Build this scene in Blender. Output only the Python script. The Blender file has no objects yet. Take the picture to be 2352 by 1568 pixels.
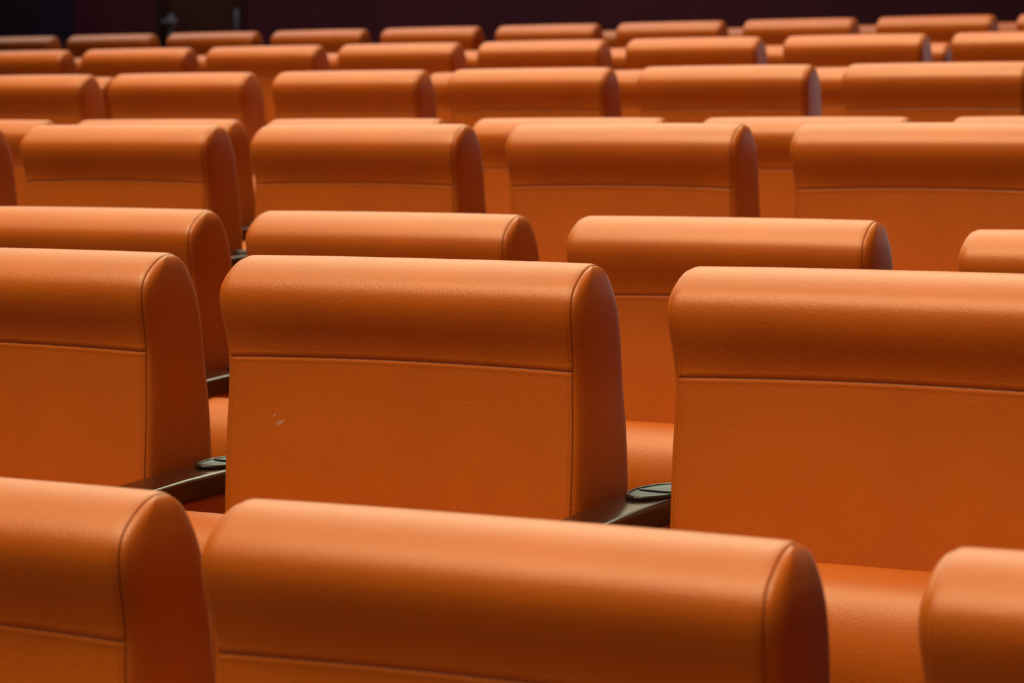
import bpy, bmesh, math, random
from mathutils import Vector, Matrix
random.seed(7)
sc = bpy.context.scene
COL = sc.collection
R = math.radians

# ------------------------------------------------------------------ sizes
PITCH = 0.56            # seat to seat along a row
W = 0.455               # upholstered width of a backrest between its side seams
HW = W / 2
CAM_H = 1.281           # camera height above the lowest tread
SEAT_H = 1.0            # top of a backrest above the tread it stands on

# ------------------------------------------------------------------ helpers
def link(o, parent=None):
    COL.objects.link(o)
    if parent is not None:
        o.parent = parent
    return o

def mesh_obj(name, bm, mats, parent=None, smooth=True, uvl=None):
    me = bpy.data.meshes.new(name)
    bmesh.ops.recalc_face_normals(bm, faces=bm.faces[:])
    bm.to_mesh(me); bm.free()
    for m in (mats if isinstance(mats, (list, tuple)) else [mats]):
        me.materials.append(m)
    if smooth:
        for p in me.polygons: p.use_smooth = True
    return link(bpy.data.objects.new(name, me), parent)

def tag(o, label=None, cat=None, group=None, kind=None):
    if label: o['label'] = label
    if cat: o['category'] = cat
    if group: o['group'] = group
    if kind: o['kind'] = kind
    return o

def add_box(bm, x0, x1, y0, y1, z0, z1, bevel=0.0, seg=2):
    r = bmesh.ops.create_cube(bm, size=1.0)
    vs = r['verts']
    for v in vs:
        v.co = Vector((x0 + (v.co.x + .5) * (x1 - x0), y0 + (v.co.y + .5) * (y1 - y0), z0 + (v.co.z + .5) * (z1 - z0)))
    if bevel > 0:
        es = list({e for v in vs for e in v.link_edges})
        bmesh.ops.bevel(bm, geom=es, offset=bevel, segments=seg, profile=.5, affect='EDGES')

def catmull(pts, n):
    """open Catmull-Rom through pts, resampled to n points of even arc length"""
    P = [Vector(p) for p in pts]
    P = [P[0] * 2 - P[1]] + P + [P[-1] * 2 - P[-2]]
    dense = []
    for i in range(1, len(P) - 2):
        for k in range(16):
            t = k / 16
            a, b, c, d = P[i - 1], P[i], P[i + 1], P[i + 2]
            dense.append(.5 * ((2 * b) + (c - a) * t + (2 * a - 5 * b + 4 * c - d) * t * t + (3 * b - a - 3 * c + d) * t ** 3))
    dense.append(P[-2].copy())
    L = [0.0]
    for a, b in zip(dense, dense[1:]): L.append(L[-1] + (b - a).length)
    out = []
    j = 0
    for k in range(n):
        s = L[-1] * k / (n - 1)
        while j < len(L) - 2 and L[j + 1] < s: j += 1
        f = (s - L[j]) / max(1e-9, L[j + 1] - L[j])
        out.append(dense[j].lerp(dense[j + 1], min(1, f)))
    return out

# ------------------------------------------------------------------ materials
def nodes(name):
    m = bpy.data.materials.new(name); m.use_nodes = True
    nt = m.node_tree
    return m, nt, nt.nodes['Principled BSDF']

def N(nt, kind, **kw):
    n = nt.nodes.new(kind)
    for k, v in kw.items():
        if k == 'ins':
            for i, val in v.items():
                if hasattr(val, 'is_linked'): nt.links.new(val, n.inputs[i])
                else: n.inputs[i].default_value = val
        else: setattr(n, k, v)
    return n

def M(nt, op, a, b=0.0, c=None):
    d = {0: a, 1: b}
    if c is not None: d[2] = c
    return N(nt, 'ShaderNodeMath', operation=op, ins=d).outputs[0]

ORANGE = (0.60, 0.142, 0.003)
def leather(name, stitched=True, scuffed=False, col=ORANGE):
    m, nt, b = nodes(name)
    tc = N(nt, 'ShaderNodeTexCoord')
    obj = tc.outputs['Object']
    big = N(nt, 'ShaderNodeTexNoise', ins={'Vector': obj, 'Scale': 9.0, 'Detail': 3.0, 'Roughness': .55}).outputs['Fac']
    ramp = N(nt, 'ShaderNodeMix', data_type='RGBA', ins={0: big})
    ramp.inputs[6].default_value = (col[0] * .88, col[1] * .84, col[2] * .8, 1)
    ramp.inputs[7].default_value = (col[0] * 1.10, col[1] * 1.14, col[2] * 1.2, 1)
    colour = ramp.outputs[2]
    vor = N(nt, 'ShaderNodeTexVoronoi', feature='DISTANCE_TO_EDGE', ins={'Vector': obj, 'Scale': 340.0}).outputs['Distance']
    fine = N(nt, 'ShaderNodeTexNoise', ins={'Vector': obj, 'Scale': 240.0, 'Detail': 3.0, 'Roughness': .65}).outputs['Fac']
    height = M(nt, 'ADD', M(nt, 'MULTIPLY', M(nt, 'MINIMUM', vor, .25), .9), fine)
    if stitched:
        uv = N(nt, 'ShaderNodeSeparateXYZ', ins={0: tc.outputs['UV']})
        u, v = uv.outputs[0], uv.outputs[1]
        def row(dist, along, off, tol=.0007):
            near = M(nt, 'LESS_THAN', M(nt, 'ABSOLUTE', M(nt, 'SUBTRACT', dist, off)), tol)
            dash = M(nt, 'LESS_THAN', M(nt, 'FRACT', M(nt, 'MULTIPLY', along, 290.0)), .62)
            return M(nt, 'MULTIPLY', near, dash)
        edge = M(nt, 'SUBTRACT', HW, M(nt, 'ABSOLUTE', u))
        st = M(nt, 'MAXIMUM', row(M(nt, 'ABSOLUTE', v), u, .0048), row(edge, v, .0052))
        seam = M(nt, 'MAXIMUM', M(nt, 'LESS_THAN', M(nt, 'ABSOLUTE', v), .0011), M(nt, 'LESS_THAN', edge, .0010))
        dark = M(nt, 'MAXIMUM', M(nt, 'MULTIPLY', st, .30), M(nt, 'MULTIPLY', seam, .55))
        mx = N(nt, 'ShaderNodeMix', data_type='RGBA', ins={0: dark, 6: colour})
        mx.inputs[7].default_value = (.10, .016, .002, 1)
        colour = mx.outputs[2]
        height = M(nt, 'SUBTRACT', height, M(nt, 'MULTIPLY', st, 1.2))
    if scuffed:
        uv2 = N(nt, 'ShaderNodeSeparateXYZ', ins={0: obj})
        ox, oz = uv2.outputs[0], uv2.outputs[2]
        def blob(cx, cz, rx, rz, rot):
            dx = M(nt, 'SUBTRACT', ox, cx); dz = M(nt, 'SUBTRACT', oz, cz)
            c, s = math.cos(rot), math.sin(rot)
            a = M(nt, 'ADD', M(nt, 'MULTIPLY', dx, c / rx), M(nt, 'MULTIPLY', dz, s / rx))
            e = M(nt, 'ADD', M(nt, 'MULTIPLY', dx, -s / rz), M(nt, 'MULTIPLY', dz, c / rz))
            r = M(nt, 'SQRT', M(nt, 'ADD', M(nt, 'MULTIPLY', a, a), M(nt, 'MULTIPLY', e, e)))
            return M(nt, 'MAXIMUM', M(nt, 'SUBTRACT', 1.0, r), 0.0)
        bl = M(nt, 'ADD', blob(*SCUFF[0]), blob(*SCUFF[1]))
        nz = N(nt, 'ShaderNodeTexNoise', ins={'Vector': obj, 'Scale': 700.0, 'Detail': 2.0}).outputs['Fac']
        f = M(nt, 'MULTIPLY', M(nt, 'GREATER_THAN', M(nt, 'MULTIPLY', M(nt, 'MINIMUM', bl, .5), nz), .215), .8)
        mx = N(nt, 'ShaderNodeMix', data_type='RGBA', ins={0: f, 6: colour})
        mx.inputs[7].default_value = (.55, .42, .38, 1)
        colour = mx.outputs[2]
    nt.links.new(colour, b.inputs['Base Color'])
    b.inputs['Roughness'].default_value = .45
    b.inputs['Specular IOR Level'].default_value = 1.0
    b.inputs['Sheen Weight'].default_value = .06
    b.inputs['Sheen Roughness'].default_value = .35
    b.inputs['Sheen Tint'].default_value = (1, .86, .70, 1)
    bump = N(nt, 'ShaderNodeBump', ins={'Strength': .26, 'Distance': .0012, 'Height': height})
    nt.links.new(bump.outputs[0], b.inputs['Normal'])
    return m

SCUFF = [(-.1615, 1 - .1795, .0042, .0022, .75), (-.1535, 1 - .1875, .0105, .0040, .55)]
MAT_BACK = leather('orange_leather_stitched')
MAT_SCUFF = leather('orange_leather_scuffed', scuffed=True)
MAT_PLAIN = leather('orange_leather_plain', stitched=False)

def plain(name, col, rough=.5, metal=0.0, noise=None, coat=0.0):
    m, nt, b = nodes(name)
    b.inputs['Roughness'].default_value = rough
    b.inputs['Metallic'].default_value = metal
    b.inputs['Coat Weight'].default_value = coat
    b.inputs['Coat Roughness'].default_value = .12
    if noise:
        tc = N(nt, 'ShaderNodeTexCoord')
        nz = N(nt, 'ShaderNodeTexNoise', ins={'Vector': tc.outputs['Object'], 'Scale': noise, 'Detail': 4.0}).outputs['Fac']
        mx = N(nt, 'ShaderNodeMix', data_type='RGBA', ins={0: nz})
        mx.inputs[6].default_value = (*[c * .7 for c in col], 1)
        mx.inputs[7].default_value = (*[c * 1.3 for c in col], 1)
        nt.links.new(mx.outputs[2], b.inputs['Base Color'])
    else:
        b.inputs['Base Color'].default_value = (*col, 1)
    return m

def wood(name, c0, c1, rough):
    m, nt, b = nodes(name)
    tc = N(nt, 'ShaderNodeTexCoord')
    mp = N(nt, 'ShaderNodeMapping', ins={0: tc.outputs['Object']})
    mp.inputs['Scale'].default_value = (40, 4, 40)
    nz = N(nt, 'ShaderNodeTexNoise', ins={'Vector': mp.outputs[0], 'Scale': 3.0, 'Detail': 5.0}).outputs['Fac']
    mx = N(nt, 'ShaderNodeMix', data_type='RGBA', ins={0: nz})
    mx.inputs[6].default_value = (*c0, 1); mx.inputs[7].default_value = (*c1, 1)
    nt.links.new(mx.outputs[2], b.inputs['Base Color'])
    b.inputs['Roughness'].default_value = rough
    return m

MAT_WOOD = wood('dark_lacquered_wood', (.020, .006, .003), (.045, .013, .006), .22)
MAT_BLACK = plain('black_plastic', (.010, .011, .013), .35)
MAT_STEEL = plain('grey_metal', (.30, .32, .34), .30, 1.0)
MAT_FITTING = plain('satin_grey_door_fitting', (.27, .30, .31), .45, .2)
MAT_TRAY = plain('dark_grey_metal', (.085, .105, .135), .42, .8)
MAT_BASE = plain('black_painted_steel', (.012, .012, .013), .5)
MAT_CARPET = plain('dark_red_carpet', (.035, .008, .010), .95, noise=60)
MAT_WALL = plain('dark_maroon_wall', (.12, .020, .034), .85, noise=2.5)
MAT_PIER = plain('near_black_wall', (.014, .008, .020), .9, noise=3)
MAT_DOOR = wood('dark_brown_door_wood', (.085, .030, .016), (.12, .043, .022), .5)
MAT_FRAME = plain('door_frame_paint', (.06, .018, .02), .6)

# ------------------------------------------------------------------ the seat (faces -Y, origin on the tread under the front seam, local z measured from the tread)
Z_SEAM = -.112
FRONT = [(.045, 0), (.033, -.0012), (.020, -.0052), (.0060, -.0125), (-.0075, -.0228), (-.0155, -.0340), (-.0182, -.0460), (-.0172, -.0590), (-.0138, -.0725), (-.0096, -.0850), (-.0060, -.0975), (-.0033, Z_SEAM)]
PANEL = [(-.0033, Z_SEAM), (-.0030, -.126), (-.0042, -.165), (-.0076, -.215), (-.0108, -.267), (-.0122, -.320), (-.0135, -.400), (-.0130, -.500), (-.0100, -.580)]
REAR = [(.045, 0), (.0550, -.0016), (.0650, -.0065), (.0750, -.0145), (.0860, -.031), (.0980, -.056), (.1085, -.086), (.1155, -.120), (.1230, -.175), (.1290, -.260), (.1330, -.380), (.1330, -.500), (.1300, -.580)]
PTS = REAR[::-1] + FRONT[1:] + PANEL[1:]          # rear foot -> over the top -> front seam -> front foot
DENSE = catmull(PTS, 2400)
SEAM_PTS = [Vector(FRONT[-1]), Vector((.1115, -.100))]
FULL = [DENSE[0]]
run = 0.0
for p_, q_ in zip(DENSE, DENSE[1:]):              # resample: fine at the seams, medium on the roll, coarse on the flats
    run += (q_ - p_).length
    ds = min((q_ - c_).length for c_ in SEAM_PTS)
    if run >= (.0009 if ds < .009 else .0030 if q_.y > -.11 else .012): FULL.append(q_); run = 0.0
if run > .002: FULL.append(DENSE[-1])
def nearest(pt): return min(range(len(FULL)), key=lambda i: (FULL[i] - Vector(pt)).length)
I_TOP = max(range(len(FULL)), key=lambda i: FULL[i].y)
I_SEAM = nearest(FRONT[-1])
I_RSEAM = nearest((.1115, -.100))                # where the roll's cover ends on the rear
NRM = []
for i in range(len(FULL)):
    t_ = (FULL[min(len(FULL) - 1, i + 1)] - FULL[max(0, i - 1)]).normalized()
    NRM.append(Vector((-t_.y, t_.x)))            # points into the body
ARC = [0.0]
for p_, q_ in zip(FULL, FULL[1:]): ARC.append(ARC[-1] + (q_ - p_).length)
UV_V = [ARC[I_SEAM] - a_ for a_ in ARC]          # arc length above (+) or below (-) the front seam

def xstations():
    n = 26
    xs = [HW * (-1 + 2 * i / n) for i in range(n + 1)]
    ends = [HW - .0007, HW - .0022, HW - .005, HW - .010, HW - .016]
    xs = [x for x in xs if abs(x) < HW - .018] + ends + [-e for e in ends] + [HW, -HW]
    return sorted(set(round(x, 5) for x in xs))
XS = xstations()

def surf(i, x):
    """point i of the profile at lateral position x: pillow crown, sewn grooves, bowed seam"""
    e = HW - abs(x); t = min(1, abs(x) / HW)
    z = FULL[i].y
    g = .0022 * math.exp(-max(0, e) / .0016)
    c = .0012 * t ** 3
    if I_TOP < i < I_SEAM: c += .0026 * math.sin(math.pi * (i - I_TOP) / (I_SEAM - I_TOP)) ** 1.5 * t ** 3
    s = .0012 * (math.exp(-abs(ARC[i] - ARC[I_SEAM]) / .0016) + math.exp(-abs(ARC[i] - ARC[I_RSEAM]) / .0020))
    a_ = abs(ARC[i] - ARC[I_SEAM])
    s -= .0002 * math.exp(-((a_ - .0042) / .0022) ** 2) * min(1, e / .006)        # the two lips of the felled seam
    q = FULL[i] + NRM[i] * (g + c + s)
    if i > I_TOP: q.y -= .0042 * t * t * math.exp(-((ARC[i] - ARC[I_SEAM]) / .045) ** 2)
    return q

def flare(z):
    """the roll is a little wider than the panel below it"""
    return 1 + (.0022 * math.exp(-((z + .046) / .032) ** 2) - .0020 * math.exp(-((z + .135) / .04) ** 2)) / HW

def sheet(bm, i0, i1):
    uv = bm.loops.layers.uv.verify()
    grid = []
    for x in XS:
        grid.append([bm.verts.new((x * flare(surf(i, x).y), surf(i, x).x, SEAT_H + surf(i, x).y)) for i in range(i0, i1 + 1)])
    for a in range(len(XS) - 1):
        for i in range(i1 - i0):
            f = bm.faces.new((grid[a][i], grid[a + 1][i], grid[a + 1][i + 1], grid[a][i + 1]))
            for l, (aa, ii) in zip(f.loops, ((a, i), (a + 1, i), (a + 1, i + 1), (a, i + 1))):
                l[uv].uv = (XS[aa], UV_V[i0 + ii])

def make_headrest(parent):
    bm = bmesh.new()
    sheet(bm, I_RSEAM, I_SEAM)
    return mesh_obj('headrest', bm, MAT_BACK, parent)

def make_backrest(parent, mat):
    bm = bmesh.new()
    sheet(bm, I_SEAM, len(FULL) - 1)
    sheet(bm, 0, I_RSEAM)
    a, b = surf(len(FULL) - 1, HW), surf(0, HW)
    z = SEAT_H + a.y
    bm.faces.new([bm.verts.new(c) for c in ((-HW, a.x, z), (HW, a.x, z), (HW, b.x, z), (-HW, b.x, z))])
    return mesh_obj('backrest', bm, mat, parent)

def make_side(parent, s):
    """sewn-on side panel, softly padded towards its middle"""
    bm = bmesh.new()
    end = [surf(i, HW) for i in range(len(FULL))]
    it = max(range(len(end)), key=lambda i: end[i].y)
    fr, re = end[it:], end[it::-1]
    def at(line, zz):
        for a, b in zip(line, line[1:]):
            if a.y >= zz >= b.y:
                return a.lerp(b, (a.y - zz) / max(1e-9, a.y - b.y)).x
        return line[-1].x
    n, cols = 60, 16
    z0, z1 = end[it].y - .0002, -.579
    grid = []
    for i in range(n + 1):
        z = z0 + (z1 - z0) * (i / n) ** 2.4
        ya, yb = at(fr, z), at(re, z)
        wd = yb - ya
        row_ = []
        for j in range(cols + 1):
            f = .5 - .5 * math.cos(math.pi * j / cols)
            d = min(min(f, 1 - f) * wd, (z0 - z) * .8 + .0003)
            k = min(1, d / .016)
            bulge = .0085 * math.sqrt(max(0, 1 - (1 - k) ** 2)) + .003 * math.sin(math.pi * f) * min(1, (z0 - z) / .03)
            row_.append(bm.verts.new((s * (HW * flare(z) - .0006 + bulge), ya + wd * f, SEAT_H + z)))
        grid.append(row_)
    for i in range(n):
        for j in range(cols):
            bm.faces.new((grid[i][j], grid[i + 1][j], grid[i + 1][j + 1], grid[i][j + 1]))
    return mesh_obj('side_panel', bm, MAT_PLAIN, parent)

def make_cushion(parent):
    """tip-up seat cushion, folded up in front of the backrest: rounded front roll at the top"""
    bm = bmesh.new()
    prof = [(-.032, -.560), (-.030, -.480), (-.030, -.400), (-.033, -.330), (-.042, -.298), (-.062, -.281), (-.088, -.276), (-.114, -.283),
            (-.134, -.300), (-.147, -.325), (-.152, -.355), (-.150, -.390), (-.142, -.430), (-.132, -.480), (-.122, -.530), (-.112, -.565), (-.080, -.582), (-.048, -.578), (-.032, -.560)]
    line = catmull(prof, 64)
    hw = .250
    st = [-hw, -hw + .002, -hw + .006, -hw + .014, -hw + .03, -hw + .06, -.12, 0, .12, hw - .06, hw - .03, hw - .014, hw - .006, hw - .002, hw]
    c = Vector((-.09, -.43))
    rows = []
    for x in st:
        e = hw - abs(x)
        k = min(1, e / .008)
        ins = .007 * (1 - math.sqrt(max(0, 1 - (1 - k) ** 2)))
        r = []
        for i, p in enumerate(line[:-1]):
            d = c - p
            dn = Vector((d.x, d.y * .45)).normalized()
            q = p + dn * ins
            r.append(bm.verts.new((x, q.x, SEAT_H - .009 + q.y)))
        rows.append(r)
    m = len(rows[0])
    for a, b in zip(rows, rows[1:]):
        for i in range(m):
            bm.faces.new((a[i], a[(i + 1) % m], b[(i + 1) % m], b[i]))
    bm.faces.new(rows[0]); bm.faces.new(rows[-1][::-1])
    return mesh_obj('seat_cushion', bm, MAT_PLAIN, parent)

def make_pedestal(parent):
    bm = bmesh.new()
    add_box(bm, -.20, .20, .005, .115, .385, .4185, .006)
    add_box(bm, -.035, .035, .03, .095, .010, .39, .008)
    add_box(bm, -.10, .10, .00, .16, .0, .012, .004)
    return mesh_obj('pedestal', bm, MAT_BASE, parent)

def make_seat():
    root = link(bpy.data.objects.new('theatre_seat', None))
    make_headrest(root)
    make_backrest(root, MAT_BACK)
    make_side(root, -1); make_side(root, 1)
    make_cushion(root)
    make_pedestal(root)
    return root

# ------------------------------------------------------------------ the armrest (shared between two neighbours, stands on the tread)
def make_armrest():
    root = link(bpy.data.objects.new('armrest', None))
    # wooden top: swept rounded section, dropping at the front end
    bm = bmesh.new()
    path = [(-.330, -.318, .025), (-.315, -.300, .027), (-.27, -.277, .029), (-.20, -.262, .030), (-.12, -.2545, .030), (-.04, -.2495, .030), (.04, -.247, .030), (.10, -.246, .030), (.150, -.246, .030), (.160, -.247, .030)]
    th = .028
    rings = []
    for (y, z, hw) in path:
        ring = []
        r = .006
        corners = [(-hw + r, z - r, 90), (hw - r, z - r, 0), (hw - r, z - th + r, -90), (-hw + r, z - th + r, 180)]
        for cx, cz, a0 in [(hw - r, z - r, 0), (-hw + r, z - r, 90), (-hw + r, z - th + r, 180), (hw - r, z - th + r, 270)]:
            for k in range(5):
                a = R(a0 + 90 * k / 4)
                ring.append(bm.verts.new((cx + r * math.cos(a), y, SEAT_H + cz - .006 + r * math.sin(a))))
        rings.append(ring)
    m = len(rings[0])
    for a, b in zip(rings, rings[1:]):
        for i in range(m):
            bm.faces.new((a[i], a[(i + 1) % m], b[(i + 1) % m], b[i]))
    bm.faces.new(rings[0]); bm.faces.new(rings[-1][::-1])
    top = mesh_obj('arm_top', bm, MAT_WOOD, root)
    # oval cup holder let into the rear end
    bm = bmesh.new()
    n = 36
    zt = SEAT_H - .252
    cy, ry, rx = .088, .064, .0285
    prof = [(1.0, -.002), (1.02, .0012), (1.005, .0036), (.95, .0044), (.90, .0036), (.87, .0022)]
    rr = [[bm.verts.new((rx * k * math.cos(2 * math.pi * i / n), cy + ry * k * math.sin(2 * math.pi * i / n), zt + z)) for i in range(n)] for k, z in prof]
    for a, b in zip(rr, rr[1:]):
        for i in range(n):
            bm.faces.new((a[i], a[(i + 1) % n], b[(i + 1) % n], b[i]))
    ch = mesh_obj('cup_holder', bm, MAT_BLACK, root)
    bm = bmesh.new()
    prof = [(.875, .0026), (.80, .0018), (.45, .0010), (.12, .0009)]
    rr = [[bm.verts.new((rx * k * math.cos(2 * math.pi * i / n), cy + ry * k * math.sin(2 * math.pi * i / n), zt + z)) for i in range(n)] for k, z in prof]
    for a, b in zip(rr, rr[1:]):
        for i in range(n):
            bm.faces.new((a[i], a[(i + 1) % n], b[(i + 1) % n], b[i]))
    bm.faces.new(rr[-1])
    add_box(bm, -.024, .024, cy - .004, cy + .004, zt + .0006, zt + .0034, .0008)
    tray = mesh_obj('cup_tray', bm, MAT_TRAY, ch); tray['label'] = 'grey metal tray inside the black rim'
    # upholstered support panel down to the tread
    bm = bmesh.new()
    add_box(bm, -.018, .018, -.105, .150, .03, SEAT_H - .279, .010, 3)
    mesh_obj('support_panel', bm, MAT_PLAIN, root)['label'] = 'orange upholstered panel under the arm'
    bm = bmesh.new()
    add_box(bm, -.018, .018, -.13, .17, 0, .03, .004)
    mesh_obj('foot_plate', bm, MAT_BASE, root)
    return root

def place_copy(src, loc):
    c = src.copy(); COL.objects.link(c)
    c.location = loc
    for ch in list(src.children):
        d = ch.copy(); COL.objects.link(d); d.parent = c
        for g in list(ch.children):
            e = g.copy(); COL.objects.link(e); e.parent = d
    return c

# ------------------------------------------------------------------ the rows: x of seat number 0, y of the front seam, height of the backrest tops above the camera, seat numbers
ROWS = [
    ('nearest row', -1.4707, 1.6566, -.2812, range(0, 3)),
    ('second row', -2.0387, 2.4866, -.1341, range(0, 3)),
    ('third row', -2.6190, 3.3925, -.1127, range(0, 4)),
    ('fourth row', -3.7321, 4.2246, .0267, range(0, 5)),
    ('fifth row', -4.322, 5.150, .0448, range(0, 6)),
    ('sixth row', -4.9168, 6.0954, .1839, range(0, 6)),
    ('seventh row', -3.81, 6.96, .200, range(-3, 3)),
    ('eighth row', -6.3496, 7.8294, .3276, range(0, 8)),
    ('ninth row', -4.90, 8.73, .3315, range(-3, 4)),
    ('tenth row', -7.8332, 9.6435, .4683, range(0, 10)),
    ('eleventh row', -4.99, 10.50, .4775, range(0, 4)),
]
SHIFT = {(0, 0): (.0075, 0), (0, 1): (-.0075, 0), (0, 2): (.0125, .005), (2, 1): (.0015, 0), (2, 2): (.0015, 0), (1, 0): (-.003, 0), (1, 1): (-.0027, 0), (1, 2): (.002, 0), (2, 3): (.0346, -.010)}
ORD = ['first', 'second', 'third', 'fourth', 'fifth', 'sixth', 'seventh', 'eighth', 'ninth', 'tenth', 'eleventh']
seat0 = make_seat(); used = False
arm0 = make_armrest(); arm_used = False
ARM_ROWS = (1, 2, 3, 4)
for ri, (rname, x0, y0, zt, ks) in enumerate(ROWS):
    tread = CAM_H + zt - SEAT_H
    y0 -= .006
    wide = {0: 1.012, 1: .977, 2: .984, 3: .970, 4: .98, 5: .985, 7: .985, 9: .973}.get(ri, .985)
    n = len(ks)
    for j, k in enumerate(ks):
        dx, dz = SHIFT.get((ri, k), (0, 0))
        loc = (x0 + k * PITCH + dx, y0, tread + dz)
        if not used: o = seat0; o.location = loc; used = True
        else: o = place_copy(seat0, loc)
        o.scale = (wide, 1, 1)
        if j == 0: where = 'leftmost'
        elif j == n - 1: where = 'rightmost'
        else: where = ORD[j] + ' from left'
        extra = ''
        if (ri, k) == (1, 1):
            extra = ' with pale scuffs'
            for c in o.children:
                if c.name.startswith('backrest'):
                    c.data = c.data.copy(); c.data.materials[0] = MAT_SCUFF
        rdesc = rname if ri == 0 else rname + ' from camera'
        if ri == 10: rdesc = 'farthest row'
        label = f'orange leather theatre seat{extra}, {where} in the {rdesc}'
        if ri in (6, 8, 10):                         # rows seen only through the gaps of the row before them
            a_ = {6: (0, 1, 2, 2, 3, 4), 8: range(12), 10: range(5, 12)}[ri][j]
            label = f'orange theatre seat showing between {ORD[a_]} and {ORD[a_+1]} seats of the {ROWS[ri-1][0]}'
            if ri == 6 and j == 2: label = 'orange theatre seat almost hidden behind the third seat of the sixth row'
        tag(o, label, 'seat', f'theatre seats in the {rdesc}')
    if ri in ARM_ROWS:
        for j, k in enumerate(list(ks)[:-1]):
            dx = .5 * (SHIFT.get((ri, k), (0, 0))[0] + SHIFT.get((ri, k + 1), (0, 0))[0])
            loc = (x0 + (k + .5) * PITCH + dx, y0, tread)
            if not arm_used: o = arm0; o.location = loc; arm_used = True
            else: o = place_copy(arm0, loc)
            rdesc = rname if ri == 0 else rname + ' from camera'
            tag(o, f'dark wooden armrest between {ORD[j]} and {ORD[j+1]} seats from left, {rdesc}', 'armrest', 'armrests between the seats')

# ------------------------------------------------------------------ the hall
# stepped floor: one tread per row
bm = bmesh.new()
XL, XR = -14.0, 5.0
ys = [-4.0] + [(ROWS[i][2] + ROWS[i + 1][2]) / 2 + .02 for i in range(len(ROWS) - 1)] + [13.2]
prof = []
for i, r in enumerate(ROWS):
    z = CAM_H + r[3] - SEAT_H - (.010 if False else 0)
    prof += [(ys[i], z), (ys[i + 1], z)]
prof += [(13.2, -1.0), (-4.0, -1.0)]
a = [bm.verts.new((XL, y, z)) for y, z in prof]
b = [bm.verts.new((XR, y, z)) for y, z in prof]
m = len(prof)
for i in range(m): bm.faces.new((a[i], a[(i + 1) % m], b[(i + 1) % m], b[i]))
bm.faces.new(a); bm.faces.new(b[::-1])
tag(mesh_obj('floor', bm, MAT_CARPET, smooth=False), 'dark carpeted stepped floor under the seat rows', 'floor', kind='structure')

YW = 12.6
zf = CAM_H + ROWS[-1][3] - SEAT_H
YAW, PIT, F = R(28.28975), R(4.45307), 6000.0
def wall_x(px, yw=YW):
    """x on the back wall where image column px meets it (level ray)"""
    t = math.atan((px - 1176) / F)
    return yw * math.tan(-YAW + t)
xd0, xd1, xp = wall_x(377), wall_x(558), wall_x(93, YW - .35)
bm = bmesh.new()
dz = zf + 2.15
add_box(bm, XL, xd0 - .03, YW, YW + .2, zf - .3, 6.5)
add_box(bm, xd1 + .03, -.9, YW, YW + .2, zf - .3, 6.5)
add_box(bm, .7, XR, YW, YW + .2, zf - .3, 6.5)
add_box(bm, -.9, .7, YW, YW + .2, zf + 2.2, 6.5)              # open doorway to the lit lobby, right of the view
add_box(bm, xd0 - .03, xd1 + .03, YW, YW + .2, dz, 6.5)
tag(mesh_obj('wall_back', bm, MAT_WALL, smooth=False), 'dark maroon wall behind the last row', 'wall', kind='structure')
bm = bmesh.new()
add_box(bm, XL, xp, YW - .35, YW - .002, zf - .002, 6.5)
tag(mesh_obj('wall_left', bm, MAT_PIER, smooth=False), 'near black wall pier at the far left', 'wall', kind='structure')
door = link(bpy.data.objects.new('door_1', None)); door.location = (0, YW, zf)
tag(door, 'dark brown door in the maroon back wall, left of centre', 'door', kind='structure')
bm = bmesh.new(); add_box(bm, xd0 + .005, xd1 - .005, .03, .075, 0.004, 2.12, .003)
mesh_obj('door_leaf', bm, MAT_DOOR, door, smooth=False)
bm = bmesh.new()
add_box(bm, xd0 - .03, xd0, -.012, .10, 0, 2.15); add_box(bm, xd1, xd1 + .03, -.012, .10, 0, 2.15); add_box(bm, xd0 - .03, xd1 + .03, -.012, .10, 2.12, 2.15)
mesh_obj('door_frame', bm, MAT_FRAME, door, smooth=False)
def zpix(py):   # height above the door's foot for an image row near the door
    d = YW / math.cos(YAW)
    return CAM_H + d * math.tan(math.atan((784 - py) / F) - PIT) - zf
bm = bmesh.new()
hz = zpix(30); hx = wall_x(391)
add_box(bm, hx - .022, hx + .022, .022, .031, hz - .045, hz + .045, .004)
add_box(bm, hx - .012, hx + .012, -.03, .03, hz - .012, hz + .012, .004)
add_box(bm, hx - .014, hx + .085, -.042, -.024, hz - .014, hz + .012, .005)
mesh_obj('door_handle', bm, MAT_FITTING, door)['label'] = 'grey lever handle'
bm = bmesh.new()
hz2 = zpix(66)
add_box(bm, hx - .020, hx + .020, .018, .031, hz2 - .03, hz2 + .03, .006)
mesh_obj('door_lock', bm, MAT_FITTING, door)['label'] = 'grey lock plate under the handle'
bm = bmesh.new()
bx = wall_x(550)
add_box(bm, bx - .013, bx + .013, -.02, .005, zpix(64), zpix(6), .006)
add_box(bm, bx - .008, bx + .008, .0, .032, zpix(60), zpix(57), .002); add_box(bm, bx - .008, bx + .008, .0, .032, zpix(13), zpix(10), .002)
mesh_obj('pull_bar', bm, MAT_FITTING, door)['label'] = 'grey upright pull bar'

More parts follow.
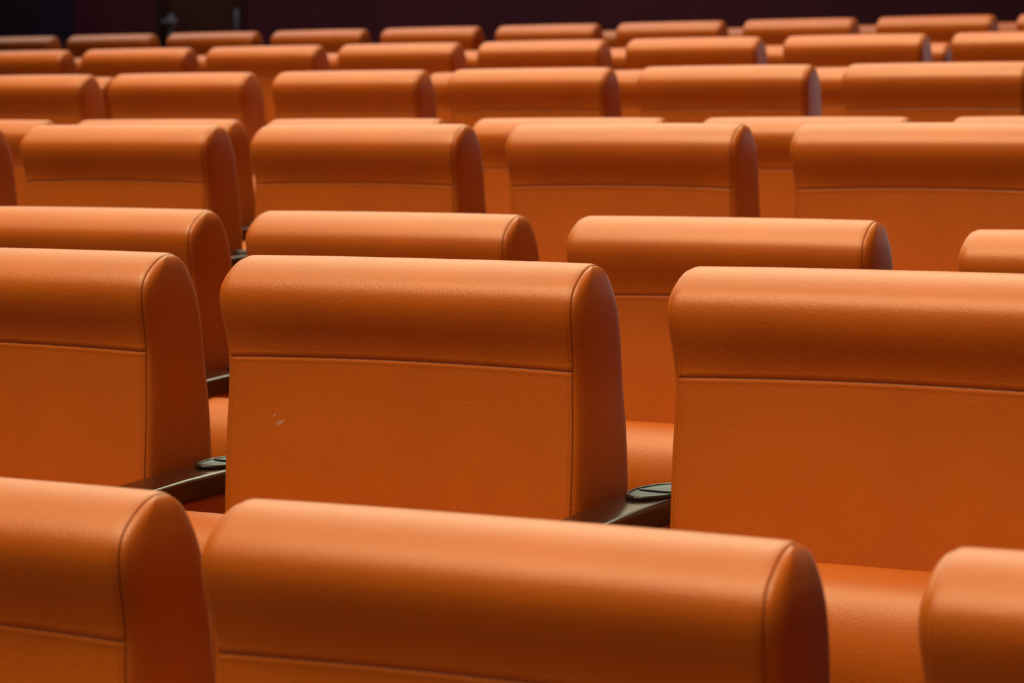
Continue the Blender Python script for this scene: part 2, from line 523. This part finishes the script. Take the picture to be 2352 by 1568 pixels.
# ------------------------------------------------------------------ light: house lamps over the seating, plus added sheen and wall fill lights
def area(name, loc, sx, sy, power, col, tgt=None):
    l = bpy.data.lights.new(name, 'AREA'); l.shape = 'RECTANGLE'; l.size = sx; l.size_y = sy
    l.energy = power; l.color = col
    o = bpy.data.objects.new(name, l); COL.objects.link(o); o.location = loc
    d = Vector(tgt) - Vector(loc) if tgt else Vector((0, 0, -1))
    o.rotation_euler = d.to_track_quat('-Z', 'Y').to_euler()
    return o
WARM = (1.0, .90, .78)
AIM = Vector((.14, .36, -.92)).normalized()
for y in (-1.6, .6, 2.8, 5.0, 7.2):                       # spots that shine towards the seat fronts
    for x in (-6.2, -3.4, -.6):
        loc = Vector((x, y, 6.4 + .05 * y))
        o = area('house_spot', loc, .9, .5, 20.5, (1.0, .69, .36), loc + AIM)
        o.data.spread = R(56)
for y, pw in ((5.2, 58), (7.6, 65), (10.0, 68)):        # wide lamps higher up the hall, shining down over the seat tops towards the stage
    o = area('ceiling_panel', (-5.2, y, 6.6), 7.5, 1.0, pw, (1.0, .96, .58), (-4.2, y - 5.5, 1.2))
    o.data.spread = R(110)
area('back_sheen_light', (-6.0, 12.3, 4.6), 12.0, 1.6, 100, (1.0, .96, .60), (-2.5, 2.0, 1.0))  # unseen light, added for a pale sheen along the roll tops
area('wall_fill_light', (-8.2, 11.4, 6.3), 8.0, .3, 115, (1.0, .84, .95), (-8.2, 12.6, 2.0))  # unseen fill added to brighten the maroon back wall
area('lobby_light', (-.1, 13.1, zf + 1.15), 1.5, 2.1, 22, (.94, .92, .95), (-.6, 6.0, zf + .6))

w = bpy.data.worlds.new('hall'); sc.world = w; w.use_nodes = True
bg = w.node_tree.nodes['Background']
bg.inputs[0].default_value = (.9, .6, .45, 1); bg.inputs[1].default_value = .022

# ------------------------------------------------------------------ camera
cd = bpy.data.cameras.new('camera'); cam = bpy.data.objects.new('camera', cd); COL.objects.link(cam)
cam.location = (0, 0, CAM_H)
cam.rotation_euler = (R(90) - PIT, 0, YAW)
cd.sensor_fit = 'HORIZONTAL'; cd.sensor_width = 36.0; cd.lens = 36.0 * F / 2352
cd.clip_start = .05; cd.clip_end = 100
cd.dof.use_dof = True
p = Vector((-2.0387 + PITCH, 2.4866 + .0, 0))
cd.dof.focus_distance = p.dot(Vector((-math.sin(YAW), math.cos(YAW), 0)))
cd.dof.aperture_fstop = 10.0
sc.camera = cam

vs = sc.view_settings
vs.view_transform = 'Standard'; vs.look = 'None'; vs.exposure = 0.0; vs.gamma = 1.0; vs.use_curve_mapping = False
